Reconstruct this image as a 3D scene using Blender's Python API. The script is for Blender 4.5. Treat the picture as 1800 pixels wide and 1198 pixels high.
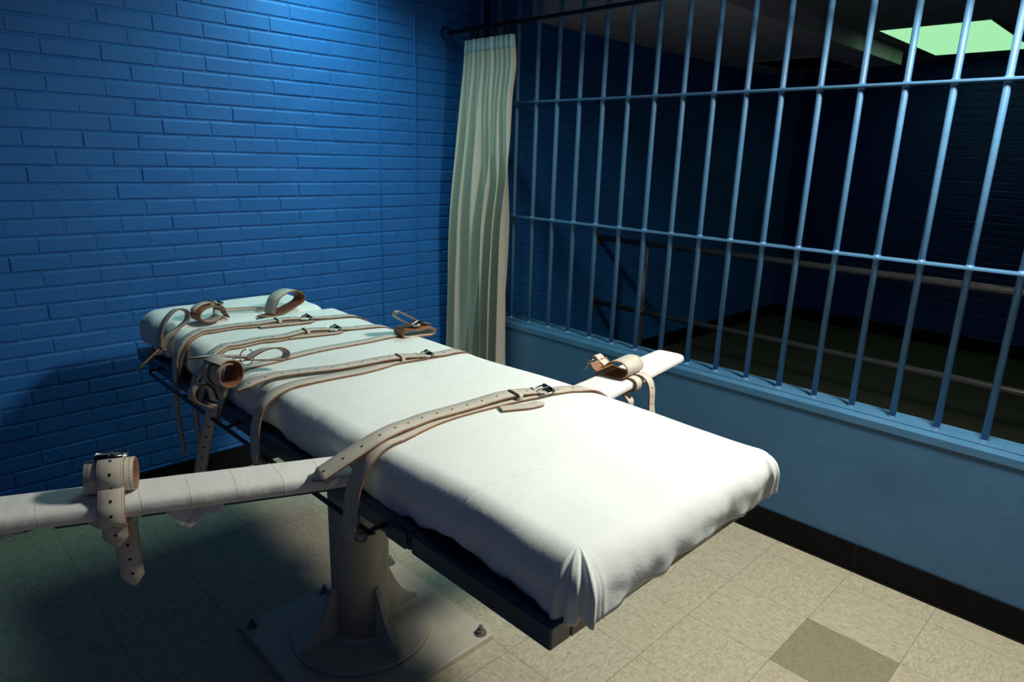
import bpy, bmesh, math, random
from mathutils import Vector, Matrix, noise
random.seed(7)
for o in list(bpy.data.objects): bpy.data.objects.remove(o)
C = bpy.context.scene.collection
PI = math.pi

# ------------------------------------------------------------------ camera
CAM_H = 1.5744
yaw, pitch, roll, FPX = .788, .2661, .0301, 1183.97
cam_d = bpy.data.cameras.new('camera'); cam = bpy.data.objects.new('camera', cam_d); C.objects.link(cam)
fw = Vector((-math.sin(yaw)*math.cos(pitch), math.cos(yaw)*math.cos(pitch), -math.sin(pitch)))
rt = Vector((math.cos(yaw), math.sin(yaw), 0)); up = rt.cross(fw)
r2 = rt*math.cos(roll)+up*math.sin(roll); u2 = -rt*math.sin(roll)+up*math.cos(roll)
M = Matrix((r2, u2, -fw)).transposed().to_4x4(); M.translation = Vector((0, 0, CAM_H))
cam.matrix_world = M
cam_d.sensor_width = 36; cam_d.lens = FPX/1800*36; cam_d.clip_start = .02
bpy.context.scene.camera = cam

# ------------------------------------------------------------------ world, lights, exposure
vs = bpy.context.scene.view_settings
vs.view_transform = 'Standard'; vs.look = 'None'; vs.exposure = 0; vs.gamma = 1; vs.use_curve_mapping = False
w = bpy.data.worlds.new('world'); bpy.context.scene.world = w; w.use_nodes = True
w.node_tree.nodes['Background'].inputs[0].default_value = (.02, .05, .12, 1)
w.node_tree.nodes['Background'].inputs[1].default_value = 0.05

def area(name, loc, target, sx, sy, power, col, spread=180):
    l = bpy.data.lights.new(name, 'AREA'); l.shape = 'RECTANGLE'; l.size = sx; l.size_y = sy
    l.energy = power; l.color = col; l.spread = math.radians(spread)
    o = bpy.data.objects.new(name, l); C.objects.link(o); o.location = loc
    d = Vector(target)-Vector(loc)
    o.rotation_euler = d.to_track_quat('-Z', 'Y').to_euler()
    return o
# two ceiling lamps of the execution room (above the frame), then an added fill
area('lamp_over_foot', (-.30, 2.22, 2.5), (-.55, 1.7, .5), .4, .3, 60, (1, .97, .86), 165)
area('lamp_over_head', (-2.72, 1.75, 2.57), (-2.95, 1.7, .9), .25, .9, 12, (.52, 1, .93), 135)
area('fill_behind_camera', (-.2, -1.0, 2.5), (-1.6, .9, .6), .6, 1.2, 1.3, (.28, .45, 1), 150)  # added fill that tints the shaded sides blue, not a lamp of the room

# ------------------------------------------------------------------ helpers
def new_mat(name):
    m = bpy.data.materials.new(name); m.use_nodes = True
    nt = m.node_tree; b = nt.nodes['Principled BSDF']
    return m, nt, b
def nd(nt, t, **kw):
    n = nt.nodes.new(t)
    for k, v in kw.items(): setattr(n, k, v)
    return n
def math_n(nt, op, a, b=None, c=None):
    n = nt.nodes.new('ShaderNodeMath'); n.operation = op
    for i, v in enumerate((a, b, c)):
        if v is None: continue
        if isinstance(v, (int, float)): n.inputs[i].default_value = v
        else: nt.links.new(v, n.inputs[i])
    return n.outputs[0]
def mixc(nt, f, a, b):
    n = nt.nodes.new('ShaderNodeMix'); n.data_type = 'RGBA'
    for i, v in ((0, f), (6, a), (7, b)):
        if isinstance(v, (int, float)): n.inputs[i].default_value = v
        elif isinstance(v, tuple): n.inputs[i].default_value = (*v, 1)
        else: nt.links.new(v, n.inputs[i])
    return n.outputs[2]
def mat(name, col, rough=.6, metal=0, vary=.12, scale=8, bump=.15, bscale=60, bdist=.002, spec=.5, col2=None, coat=0):
    m, nt, b = new_mat(name)
    tc = nd(nt, 'ShaderNodeTexCoord'); n1 = nd(nt, 'ShaderNodeTexNoise')
    n1.inputs['Scale'].default_value = scale; n1.inputs['Detail'].default_value = 5
    nt.links.new(tc.outputs['Object'], n1.inputs['Vector'])
    c2 = col2 or tuple(max(0, c*(1-vary*2)) for c in col)
    mr = nd(nt, 'ShaderNodeMapRange'); mr.inputs[1].default_value = .35; mr.inputs[2].default_value = .7
    nt.links.new(n1.outputs[0], mr.inputs[0])
    nt.links.new(mixc(nt, mr.outputs[0], col, c2), b.inputs['Base Color'])
    b.inputs['Roughness'].default_value = rough; b.inputs['Metallic'].default_value = metal
    b.inputs['Specular IOR Level'].default_value = spec
    if coat: b.inputs['Coat Weight'].default_value = coat
    if bump:
        n2 = nd(nt, 'ShaderNodeTexNoise'); n2.inputs['Scale'].default_value = bscale; n2.inputs['Detail'].default_value = 4
        nt.links.new(tc.outputs['Object'], n2.inputs['Vector'])
        bp = nd(nt, 'ShaderNodeBump'); bp.inputs['Strength'].default_value = bump; bp.inputs['Distance'].default_value = bdist
        nt.links.new(n2.outputs[0], bp.inputs['Height']); nt.links.new(bp.outputs[0], b.inputs['Normal'])
    return m
def emis(name, col, s):
    m, nt, b = new_mat(name); b.inputs['Base Color'].default_value = (*col, 1)
    b.inputs['Emission Color'].default_value = (*col, 1); b.inputs['Emission Strength'].default_value = s
    return m

def finish(name, bm, mats, parent=None, smooth=False, loc=None):
    me = bpy.data.meshes.new(name); bm.normal_update(); bm.to_mesh(me); bm.free()
    for m in (mats if isinstance(mats, (list, tuple)) else [mats]): me.materials.append(m)
    if smooth:
        for p in me.polygons: p.use_smooth = True
    o = bpy.data.objects.new(name, me); C.objects.link(o)
    if loc: o.location = loc
    if parent:
        o.parent = parent; o.matrix_parent_inverse = Matrix.Translation(-parent.location)
    return o
def thing(name, label, cat, loc=(0, 0, 0), group=None):
    o = bpy.data.objects.new(name, None); C.objects.link(o); o.location = loc
    o.empty_display_size = .05
    o['label'] = label; o['category'] = cat
    if group: o['group'] = group
    return o
def tag(o, label, cat, group=None):
    o['label'] = label; o['category'] = cat
    if group: o['group'] = group
    return o
def struct(o): o['kind'] = 'structure'; return o

def box(bm, x0, x1, y0, y1, z0, z1, bev=0, mi=0, seg=2, M=None):
    vs_ = [bm.verts.new((x, y, z)) for x in (x0, x1) for y in (y0, y1) for z in (z0, z1)]
    f = [(0,1,3,2), (4,6,7,5), (0,4,5,1), (2,3,7,6), (0,2,6,4), (1,5,7,3)]
    fs = [bm.faces.new([vs_[i] for i in q]) for q in f]
    for q in fs: q.material_index = mi
    new = set(vs_)
    if bev:
        es = {e for q in fs for e in q.edges}
        r = bmesh.ops.bevel(bm, geom=list(es), offset=bev, segments=seg, affect='EDGES', profile=.5, material=mi)
        new = {v for q in r['faces'] for v in q.verts}
    if M is not None:
        for v in new: v.co = M @ v.co
def cyl(bm, p0, p1, r0, r1=None, n=24, cap=True, mi=0):
    p0 = Vector(p0); p1 = Vector(p1); r1 = r0 if r1 is None else r1
    d = (p1-p0).normalized(); a = d.orthogonal().normalized(); b = d.cross(a)
    R = []
    for p, r in ((p0, r0), (p1, r1)):
        R.append([bm.verts.new(p+(a*math.cos(2*PI*i/n)+b*math.sin(2*PI*i/n))*r) for i in range(n)])
    for i in range(n):
        f = bm.faces.new([R[0][i], R[0][(i+1) % n], R[1][(i+1) % n], R[1][i]]); f.smooth = True; f.material_index = mi
    if cap:
        bm.faces.new(R[0][::-1]).material_index = mi; bm.faces.new(R[1]).material_index = mi
def cr(pts, sub=6):
    """Catmull-Rom through points (any dimension Vector)"""
    P = [2*pts[0]-pts[1]]+list(pts)+[2*pts[-1]-pts[-2]]; out = []
    for i in range(1, len(P)-2):
        a, b, c, d = P[i-1:i+3]
        for k in range(sub):
            t = k/sub
            out.append(.5*((2*b)+(c-a)*t+(2*a-5*b+4*c-d)*t*t+(3*b-a-3*c+d)*t**3))
    out.append(pts[-1].copy()); return out
def tube(bm, pts, r, n=10, closed=False, sub=6, smooth=True, mi=0):
    P = [Vector(p) for p in pts]
    if smooth:
        if closed:
            Q = P[-2:]+P+P[:3]; Q = cr(Q, sub); k = len(P)*sub; Q = Q[2*sub:2*sub+k]
        else: Q = cr(P, sub)
    else: Q = P
    m = len(Q); rings = []; prev = None
    for i in range(m):
        t = ((Q[(i+1) % m]-Q[i-1]) if closed else (Q[min(i+1, m-1)]-Q[max(i-1, 0)])).normalized()
        a = t.orthogonal().normalized() if prev is None else (prev-t*prev.dot(t)).normalized()
        prev = a; b = t.cross(a)
        rings.append([bm.verts.new(Q[i]+(a*math.cos(2*PI*k/n)+b*math.sin(2*PI*k/n))*r) for k in range(n)])
    rng = range(m if closed else m-1)
    for i in rng:
        A = rings[i]; B = rings[(i+1) % m]
        for k in range(n):
            f = bm.faces.new([A[k], A[(k+1) % n], B[(k+1) % n], B[k]]); f.smooth = True; f.material_index = mi
    if not closed:
        bm.faces.new(rings[0][::-1]).material_index = mi; bm.faces.new(rings[-1]).material_index = mi

# ------------------------------------------------------------------ materials
def brick_paint(name, col, col2):
    m = mat(name, col, rough=.6, scale=3, col2=col2, bump=.35, bscale=45, bdist=.004, spec=.3)
    return m
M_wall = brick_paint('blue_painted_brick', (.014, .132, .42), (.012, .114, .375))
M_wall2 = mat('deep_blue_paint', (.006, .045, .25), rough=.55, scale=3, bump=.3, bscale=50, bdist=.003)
M_curb = mat('slate_blue_paint', (.052, .155, .29), rough=.5, scale=5, col2=(.045, .135, .255), bump=.25, bscale=35, bdist=.004)
M_sill = mat('sill_blue_paint', (.065, .19, .34), rough=.45, scale=9, col2=(.05, .16, .29), bump=.2, bscale=90)
M_bar = mat('bar_blue_enamel', (.075, .205, .37), rough=.45, scale=25, col2=(.062, .17, .32), bump=.25, bscale=120, bdist=.001)
M_base = mat('black_vinyl', (.004, .004, .005), rough=.6, bump=.05, spec=.12)
M_bounce = mat('floor_bounce_steel', (.22, .17, .14), rough=.38, metal=.5, scale=14, col2=(.13, .10, .09), bump=.2)  # brown bounce from the floor painted into the frame end's colour
M_ceil = mat('ceiling_plaster', (.22, .24, .26), rough=.9, bump=.3, bscale=120)
M_soff = mat('soffit_plaster', (.50, .46, .50), rough=.8, bump=.2, bscale=80)
M_navy = mat('frame_navy_paint', (.012, .045, .12), rough=.28, scale=10, bump=.12, bscale=50, coat=.3, col2=(.008, .022, .05))
M_foam = mat('dark_vinyl_pad', (.006, .008, .015), rough=.6, bump=.1)
M_post = mat('beige_grey_enamel', (.52, .49, .40), rough=.42, scale=6, col2=(.43, .40, .32), bump=.25, bscale=40, bdist=.003)
M_steel = mat('polished_steel', (.62, .60, .56), rough=.22, metal=1, bump=.1)
M_roller = mat('dark_roller_steel', (.09, .09, .10), rough=.25, metal=1, bump=.1)
M_rod = mat('dark_rod_steel', (.03, .03, .04), rough=.3, metal=.8, bump=.05)
M_rail = mat('grey_handrail_paint', (.11, .105, .11), rough=.3, scale=20, bump=.15, coat=.2)
M_bolt = mat('weathered_bolt', (.28, .27, .24), rough=.4, metal=.7, bump=.2)
M_dark = mat('vent_void', (.004, .004, .005), rough=.9, bump=0)
M_panel = emis('green_white_diffuser', (.38, .84, .44), 1)
M_hole = mat('punched_hole', (.02, .014, .01), rough=.9, bump=0)
M_brown = mat('cut_leather_edge', (.26, .125, .065), rough=.7, scale=60, col2=(.16, .075, .04), bump=.4, bscale=200)
M_inner = mat('raw_tan_leather', (.30, .13, .055), rough=.65, scale=40, col2=(.15, .06, .028), bump=.3, bscale=150)

def fabric(name, col, wr=.5, warp=220, seams=False, crease=False):
    m, nt, b = new_mat(name); tc = nd(nt, 'ShaderNodeTexCoord')
    b.inputs['Roughness'].default_value = .92; b.inputs['Specular IOR Level'].default_value = .15
    b.inputs['Sheen Weight'].default_value = .15
    n1 = nd(nt, 'ShaderNodeTexNoise'); n1.inputs['Scale'].default_value = 7; n1.inputs['Detail'].default_value = 6
    n1.inputs['Distortion'].default_value = .6
    mp = nd(nt, 'ShaderNodeMapping'); mp.inputs['Scale'].default_value = (1.6, .8, 1)
    nt.links.new(tc.outputs['Object'], mp.inputs[0]); nt.links.new(mp.outputs[0], n1.inputs['Vector'])
    n2 = nd(nt, 'ShaderNodeTexNoise'); n2.inputs['Scale'].default_value = warp; n2.inputs['Detail'].default_value = 2
    nt.links.new(tc.outputs['Object'], n2.inputs['Vector'])
    b1 = nd(nt, 'ShaderNodeBump'); b1.inputs['Strength'].default_value = wr; b1.inputs['Distance'].default_value = .012
    nt.links.new(n1.outputs[0], b1.inputs['Height'])
    b2 = nd(nt, 'ShaderNodeBump'); b2.inputs['Strength'].default_value = .25; b2.inputs['Distance'].default_value = .0008
    nt.links.new(n2.outputs[0], b2.inputs['Height']); nt.links.new(b1.outputs[0], b2.inputs['Normal'])
    last = b2
    c = mixc(nt, n1.outputs[0], col, tuple(x*.94 for x in col))
    sep = nd(nt, 'ShaderNodeSeparateXYZ'); nt.links.new(tc.outputs['Object'], sep.inputs[0])
    if seams:   # helical tape wraps along the object's local X, edges slightly frayed
        x = math_n(nt, 'ADD', sep.outputs[0], math_n(nt, 'MULTIPLY', sep.outputs[1], .22))
        x = math_n(nt, 'ADD', x, math_n(nt, 'MULTIPLY', n1.outputs[0], .02))
        fr = math_n(nt, 'FRACT', math_n(nt, 'DIVIDE', x, .088))
        ln = math_n(nt, 'LESS_THAN', fr, .018)
        c = mixc(nt, math_n(nt, 'MULTIPLY', ln, .45), c, (.30, .24, .18))
        b3 = nd(nt, 'ShaderNodeBump'); b3.inputs['Distance'].default_value = .0015; b3.inputs['Strength'].default_value = .8
        nt.links.new(fr, b3.inputs['Height']); nt.links.new(last.outputs[0], b3.inputs['Normal']); last = b3
    if crease:  # ironed fold lines of the sheet
        d = math_n(nt, 'ABSOLUTE', math_n(nt, 'ADD', math_n(nt, 'ADD', sep.outputs[0], math_n(nt, 'MULTIPLY', sep.outputs[1], -.07)), .918))
        g = math_n(nt, 'MAXIMUM', math_n(nt, 'SUBTRACT', 1, math_n(nt, 'DIVIDE', d, .006)), 0)
        b3 = nd(nt, 'ShaderNodeBump'); b3.inputs['Distance'].default_value = .0016; b3.inputs['Strength'].default_value = .6
        nt.links.new(g, b3.inputs['Height']); nt.links.new(last.outputs[0], b3.inputs['Normal']); last = b3
    nt.links.new(c, b.inputs['Base Color']); nt.links.new(last.outputs[0], b.inputs['Normal'])
    return m
M_sheet = fabric('white_cotton_sheet', (.80, .85, .83), wr=.35, crease=True)
M_pillow = fabric('white_pillowcase', (.80, .83, .81), wr=.45)
M_tape = fabric('white_cloth_tape', (.78, .77, .73), wr=.35, warp=300, seams=True)
M_curtain = fabric('cream_curtain_cloth', (.52, .49, .41), wr=.15)
M_header = fabric('curtain_header_tape', (.42, .56, .58), wr=.1)

def leather():
    m, nt, b = new_mat('off_white_leather'); uv = nd(nt, 'ShaderNodeUVMap')
    sep = nd(nt, 'ShaderNodeSeparateXYZ'); nt.links.new(uv.outputs[0], sep.inputs[0])
    tc = nd(nt, 'ShaderNodeTexCoord'); n1 = nd(nt, 'ShaderNodeTexNoise'); n1.inputs['Scale'].default_value = 30; n1.inputs['Detail'].default_value = 6
    nt.links.new(tc.outputs['Object'], n1.inputs['Vector'])
    base = mixc(nt, n1.outputs[0], (.62, .58, .50), (.47, .43, .365))
    # stitch line near both edges (u in 0..1 across, v in metres along)
    e = math_n(nt, 'ABSOLUTE', math_n(nt, 'SUBTRACT', math_n(nt, 'ABSOLUTE', math_n(nt, 'SUBTRACT', sep.outputs[0], .5)), .405))
    line = math_n(nt, 'LESS_THAN', e, .022)
    dash = math_n(nt, 'LESS_THAN', math_n(nt, 'FRACT', math_n(nt, 'DIVIDE', sep.outputs[1], .006)), .62)
    st = math_n(nt, 'MULTIPLY', line, dash)
    nt.links.new(mixc(nt, math_n(nt, 'MULTIPLY', st, .55), base, (.22, .15, .10)), b.inputs['Base Color'])
    b.inputs['Roughness'].default_value = .55; b.inputs['Specular IOR Level'].default_value = .35
    bp = nd(nt, 'ShaderNodeBump'); bp.inputs['Strength'].default_value = .35; bp.inputs['Distance'].default_value = .0015
    nt.links.new(math_n(nt, 'SUBTRACT', n1.outputs[0], st), bp.inputs['Height']); nt.links.new(bp.outputs[0], b.inputs['Normal'])
    return m
M_leather = leather()
LM = [M_leather, M_brown, M_hole, M_inner]

def tile_mat(name, ca, cb, cc):
    """vinyl composition tile: directional chips, direction alternating tile by tile"""
    m, nt, b = new_mat(name); tc = nd(nt, 'ShaderNodeTexCoord')
    sep = nd(nt, 'ShaderNodeSeparateXYZ'); nt.links.new(tc.outputs['Object'], sep.inputs[0])
    fx = math_n(nt, 'DIVIDE', math_n(nt, 'ADD', sep.outputs[0], .71+30.5), .305)
    fy = math_n(nt, 'DIVIDE', math_n(nt, 'ADD', sep.outputs[1], -2.255+30.5), .305)
    par = math_n(nt, 'MODULO', math_n(nt, 'ADD', math_n(nt, 'FLOOR', fx), math_n(nt, 'FLOOR', fy)), 2)
    cells = []
    for sc in ((26, 70, 1), (70, 26, 1)):
        mp = nd(nt, 'ShaderNodeMapping'); mp.inputs['Scale'].default_value = sc
        nt.links.new(tc.outputs['Object'], mp.inputs[0])
        n = nd(nt, 'ShaderNodeTexNoise'); n.inputs['Scale'].default_value = 1.6; n.inputs['Detail'].default_value = 5; n.inputs['Distortion'].default_value = 1.2
        nt.links.new(mp.outputs[0], n.inputs['Vector']); cells.append(n.outputs[0])
    mx = nd(nt, 'ShaderNodeMix'); nt.links.new(par, mx.inputs[0]); nt.links.new(cells[0], mx.inputs[2]); nt.links.new(cells[1], mx.inputs[3])
    cmp_ = nd(nt, 'ShaderNodeValToRGB'); cr_ = cmp_.color_ramp
    cr_.elements[0].position = .30; cr_.elements[0].color = (*cb, 1); cr_.elements[1].position = .72; cr_.elements[1].color = (*cc, 1)
    e = cr_.elements.new(.48); e.color = (*ca, 1)
    nt.links.new(mx.outputs[0], cmp_.inputs[0])
    def seam(f):
        fr = math_n(nt, 'FRACT', f); return math_n(nt, 'LESS_THAN', math_n(nt, 'MINIMUM', fr, math_n(nt, 'SUBTRACT', 1, fr)), .0035)
    s = math_n(nt, 'MAXIMUM', seam(fx), seam(fy))
    nt.links.new(mixc(nt, math_n(nt, 'MULTIPLY', s, .6), cmp_.outputs[0], (.06, .05, .035)), b.inputs['Base Color'])
    b.inputs['Roughness'].default_value = .5; b.inputs['Specular IOR Level'].default_value = .3
    bp = nd(nt, 'ShaderNodeBump'); bp.inputs['Strength'].default_value = .15; bp.inputs['Distance'].default_value = .001
    nt.links.new(math_n(nt, 'SUBTRACT', mx.outputs[0], s), bp.inputs['Height']); nt.links.new(bp.outputs[0], b.inputs['Normal'])
    return m
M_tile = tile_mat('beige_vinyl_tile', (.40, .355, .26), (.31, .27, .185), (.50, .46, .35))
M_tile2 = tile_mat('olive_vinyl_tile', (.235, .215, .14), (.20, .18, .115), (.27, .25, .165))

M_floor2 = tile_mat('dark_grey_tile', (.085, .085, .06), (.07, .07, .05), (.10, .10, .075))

# ------------------------------------------------------------------ setting
XW, YC, YB, X1, Y0, HC = -3.2, 2.69, 7.12, 2.0, -1.6, 2.62
# floor: one mesh laid out by tiles, one tile replaced by an olive one
bm = bmesh.new()
gx = [-3.4]+[-.71+.305*k for k in range(-8, 9)]+[2.1]; gy = [-1.7]+[2.255+.305*k for k in range(-12, 2)]+[2.80]
V = [[bm.verts.new((x, y, 0)) for y in gy] for x in gx]
for i in range(len(gx)-1):
    for j in range(len(gy)-1):
        f = bm.faces.new([V[i][j], V[i+1][j], V[i+1][j+1], V[i][j+1]])
        if abs(gx[i]+.71) < .01 and abs(gy[j]-1.95) < .01: f.material_index = 1
struct(finish('floor', bm, [M_tile, M_tile2]))
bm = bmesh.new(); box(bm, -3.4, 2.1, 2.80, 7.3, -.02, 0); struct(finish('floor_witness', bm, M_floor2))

def brick_wall(name, O, U, N, length, z0, z1, m, breaks=(), recess=None, parent=None, thick=.12):
    """running-bond wall: O corner, U along, N outward; bricks are real pillows standing off the mortar plane"""
    O = Vector(O); U = Vector(U); N = Vector(N); Z = Vector((0, 0, 1)); bm = bmesh.new()
    P = lambda u, z, n: O+U*u+Z*z+N*n
    rec = lambda u: (recess[1] if recess and u > recess[0]-.001 else 0)
    cuts = [0]+list(breaks)+[length]
    for a, b in zip(cuts[:-1], cuts[1:]):
        d = rec((a+b)/2)
        for q in ([P(a, z0, -.0045-d), P(b, z0, -.0045-d), P(b, z1, -.0045-d), P(a, z1, -.0045-d)],):
            bm.faces.new([bm.verts.new(v) for v in q])
    # body behind
    c = [P(0, z0, -thick), P(length, z0, -thick), P(length, z1, -thick), P(0, z1, -thick)]
    bm.faces.new([bm.verts.new(v) for v in c[::-1]])
    H = .0677; L = .203; J = .0030
    for r in range(int((z1-z0)/H)+1):
        za, zb = z0+r*H+J*.9, min(z0+(r+1)*H-J*.9, z1)
        if zb-za < .01: continue
        for a, b in zip(cuts[:-1], cuts[1:]):
            d = rec((a+b)/2)
            u = a-(L/2 if (r+(a > 0)) % 2 else 0)
            while u < b-.02:
                ua, ub = max(u, a)+.002, min(u+L, b)-.002
                if ub-ua > .02:
                    jn = random.gauss(0, .0009); k = .0040; kt = random.uniform(.0055, .0095); jr = lambda: random.gauss(0, .0009)
                    o = [P(ua+jr(), za+jr(), -.0045-d), P(ub+jr(), za+jr(), -.0045-d), P(ub+jr(), zb+jr(), -.0045-d), P(ua+jr(), zb+jr(), -.0045-d)]
                    i_ = [P(ua+k, za+k, jn-d), P(ub-k, za+k, jn-d+jr()*.6), P(ub-k, zb-kt, jn-d), P(ua+k, zb-kt, jn-d+jr()*.6)]
                    ov = [bm.verts.new(v) for v in o]; iv = [bm.verts.new(v) for v in i_]
                    bm.faces.new(iv)
                    for q in range(4): bm.faces.new([ov[q], ov[(q+1) % 4], iv[(q+1) % 4], iv[q]])
                    if u+L < b-.02:   # paint nearly fills the head joint
                        hd = random.uniform(.0008, .0030)
                        bm.faces.new([bm.verts.new(v) for v in (P(ub-.003, za, -hd-d), P(ub+.007, za, -hd-d), P(ub+.007, zb, -hd-d), P(ub-.003, zb, -hd-d))])
                u += L
    for u in breaks:   # paint bead filling the continuous vertical joint
        d = min(rec(u-.01), rec(u+.01)); s = 40; prev = None
        for i in range(s+1):
            z = z0+(z1-z0)*i/s; wv = random.gauss(0, .0006)
            cur = [bm.verts.new(P(u-.006+wv, z, -.0045-d)), bm.verts.new(P(u+wv, z, .0055-d)), bm.verts.new(P(u+.006+wv, z, -.0045-rec(u+.01)))]
            if prev:
                bm.faces.new([prev[0], prev[1], cur[1], cur[0]]); bm.faces.new([prev[1], prev[2], cur[2], cur[1]])
            prev = cur
    bmesh.ops.recalc_face_normals(bm, faces=[])
    return finish(name, bm, m, parent)
struct(brick_wall('wall_left', (XW, Y0, 0), (0, 1, 0), (1, 0, 0), YC+.17-Y0, .0, HC, M_wall, breaks=(2.135-Y0, 2.37-Y0), recess=(2.37-Y0, .012)))
struct(brick_wall('wall_witness_left', (-3.13, YC+.17, 0), (0, 1, 0), (1, 0, 0), YB-YC-.17, 0, HC, M_wall))
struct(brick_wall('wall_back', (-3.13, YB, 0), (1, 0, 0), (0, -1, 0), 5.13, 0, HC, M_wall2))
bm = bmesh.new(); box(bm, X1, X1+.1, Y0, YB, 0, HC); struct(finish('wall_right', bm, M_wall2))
bm = bmesh.new(); box(bm, XW, X1, Y0-.1, Y0, 0, HC); struct(finish('wall_front', bm, M_wall2))
bm = bmesh.new(); box(bm, XW-.12, X1+.1, Y0-.1, YB+.1, HC, HC+.1); struct(finish('ceiling', bm, M_ceil))
# dwarf wall below the bars
bm = bmesh.new(); box(bm, XW, X1, YC, YC+.17, 0, .612); struct(finish('wall_below_bars', bm, M_curb))
bm = bmesh.new()
box(bm, XW, X1, YC-.006, YC+.176, .612, .645, bev=.003)
box(bm, XW, X1, YC+.045, YC+.13, .645, .650, bev=.0015)
struct(finish('trim_1', bm, M_sill))
bm = bmesh.new()
for a, b in ((XW, -3.03), (-3.025, -1.81), (-1.805, -.712), (-.709, X1)): box(bm, a, b, YC-.007, YC, 0, .12, bev=.002)
box(bm, XW, X1, YC-.013, YC, 0, .006, bev=.002)
struct(finish('baseboard_right', bm, M_base))
bm = bmesh.new(); box(bm, XW, XW+.009, Y0, YC, 0, .12, bev=.002); struct(finish('baseboard_left', bm, M_base))
bm = bmesh.new(); box(bm, -3.13, -3.121, YC+.18, YB, 0, .12, bev=.002); struct(finish('baseboard_witness_left', bm, M_base))
bm = bmesh.new(); box(bm, -3.13, X1, YB-.009, YB, 0, .12, bev=.002); struct(finish('baseboard_back', bm, M_base))
bm = bmesh.new(); box(bm, -3.13, X1, YC+.17, YB, 2.50, 2.52); struct(finish('ceiling_witness', bm, M_ceil))
# dropped soffit in the witness room
bm = bmesh.new(); box(bm, -3.13, -1.98, 3.2, 6.30, 2.38, HC, bev=.004); struct(finish('trim_2', bm, [M_soff]))

# vent in the soffit
t = thing('ceiling_vent', 'dark rectangular air vent set in the lowered ceiling behind the bars', 'vent', (-2.55, 5.85, 2.40))
bm = bmesh.new()
for a in ((-2.88, -2.22, 5.42, 5.47), (-2.88, -2.22, 6.17, 6.22), (-2.88, -2.83, 5.47, 6.17), (-2.27, -2.22, 5.47, 6.17)): box(bm, *a, 2.368, 2.38, bev=.003)
finish('vent_frame', bm, M_soff, t)
bm = bmesh.new(); box(bm, -2.83, -2.27, 5.47, 6.17, 2.377, 2.38); finish('vent_opening', bm, M_dark, t)
bm = bmesh.new()
for k in range(9):
    y = 5.51+k*.078; box(bm, -2.83, -2.27, y, y+.03, 2.368, 2.372)
finish('louver', bm, M_dark, t)
# lit panel of the witness room
t = thing('ceiling_light', 'glowing pale green rectangular ceiling panel behind the bars', 'light', (-1.63, 6.3, 2.6))
bm = bmesh.new(); box(bm, -1.85, -1.20, 5.32, 6.68, 2.488, 2.494); finish('diffuser', bm, M_panel, t)
bm = bmesh.new()
for a in ((-1.865, -1.85, 5.305, 6.695), (-1.20, -1.185, 5.305, 6.695), (-1.85, -1.20, 5.305, 5.32), (-1.85, -1.20, 6.68, 6.695)): box(bm, *a, 2.487, 2.52, bev=.002)
finish('frame', bm, M_ceil, t)

# ------------------------------------------------------------------ bars
t = thing('cell_bars', 'wall of vertical blue steel bars with two flat cross rails above low wall', 'bars', (-.6, YC+.08, .65))
YBAR = YC+.08
for i in range(-7, 27):
    x = -2.0488+.1507*i
    if x < -3.12 or x > 1.95: continue
    bm = bmesh.new(); cyl(bm, (x, YBAR, .65), (x, YBAR, HC), .0118, n=20)
    for z in (.65, 1.253, 1.869, 1.8605, 1.2445):      # weld beads
        s = 1 if z in (.65, 1.253, 1.869) else -1
        cyl(bm, (x, YBAR, z), (x, YBAR, z+.008*s), .0165, .0118, n=16, cap=False)
    finish('bar', bm, M_bar, t)
for z in (1.249, 1.865):
    bm = bmesh.new(); box(bm, XW+.01, X1-.01, YBAR-.027, YBAR+.027, z-.0045, z+.0045, bev=.002); finish('cross_rail', bm, M_bar, t)

# handrail beyond
t = thing('handrail', 'dark grey pipe handrail with two rails and posts behind the blue bars', 'handrail', (-2.72, 4.0, 0))
YH = 3.98
bm = bmesh.new(); tube(bm, [(-3.12, YH, 1.02), (X1-.01, YH, 1.02)], .021, n=16, smooth=False); finish('top_rail', bm, M_rail, t)
bm = bmesh.new(); tube(bm, [(-3.12, YH, .535), (X1-.01, YH, .535)], .019, n=16, smooth=False); finish('lower_rail', bm, M_rail, t)
for x in (-2.70, -.35, 1.75):
    bm = bmesh.new(); cyl(bm, (x, YH, 0), (x, YH, 1.02), .021, n=16); cyl(bm, (x, YH, .51), (x, YH, .56), .026, n=16)
    cyl(bm, (x, YH, 0), (x, YH, .008), .055, n=20)
    finish('post', bm, M_rail, t)
for z in (1.02, .535):
    bm = bmesh.new(); cyl(bm, (-3.13, YH, z), (-3.118, YH, z), .045, n=20); finish('wall_flange', bm, M_rail, t)

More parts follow.
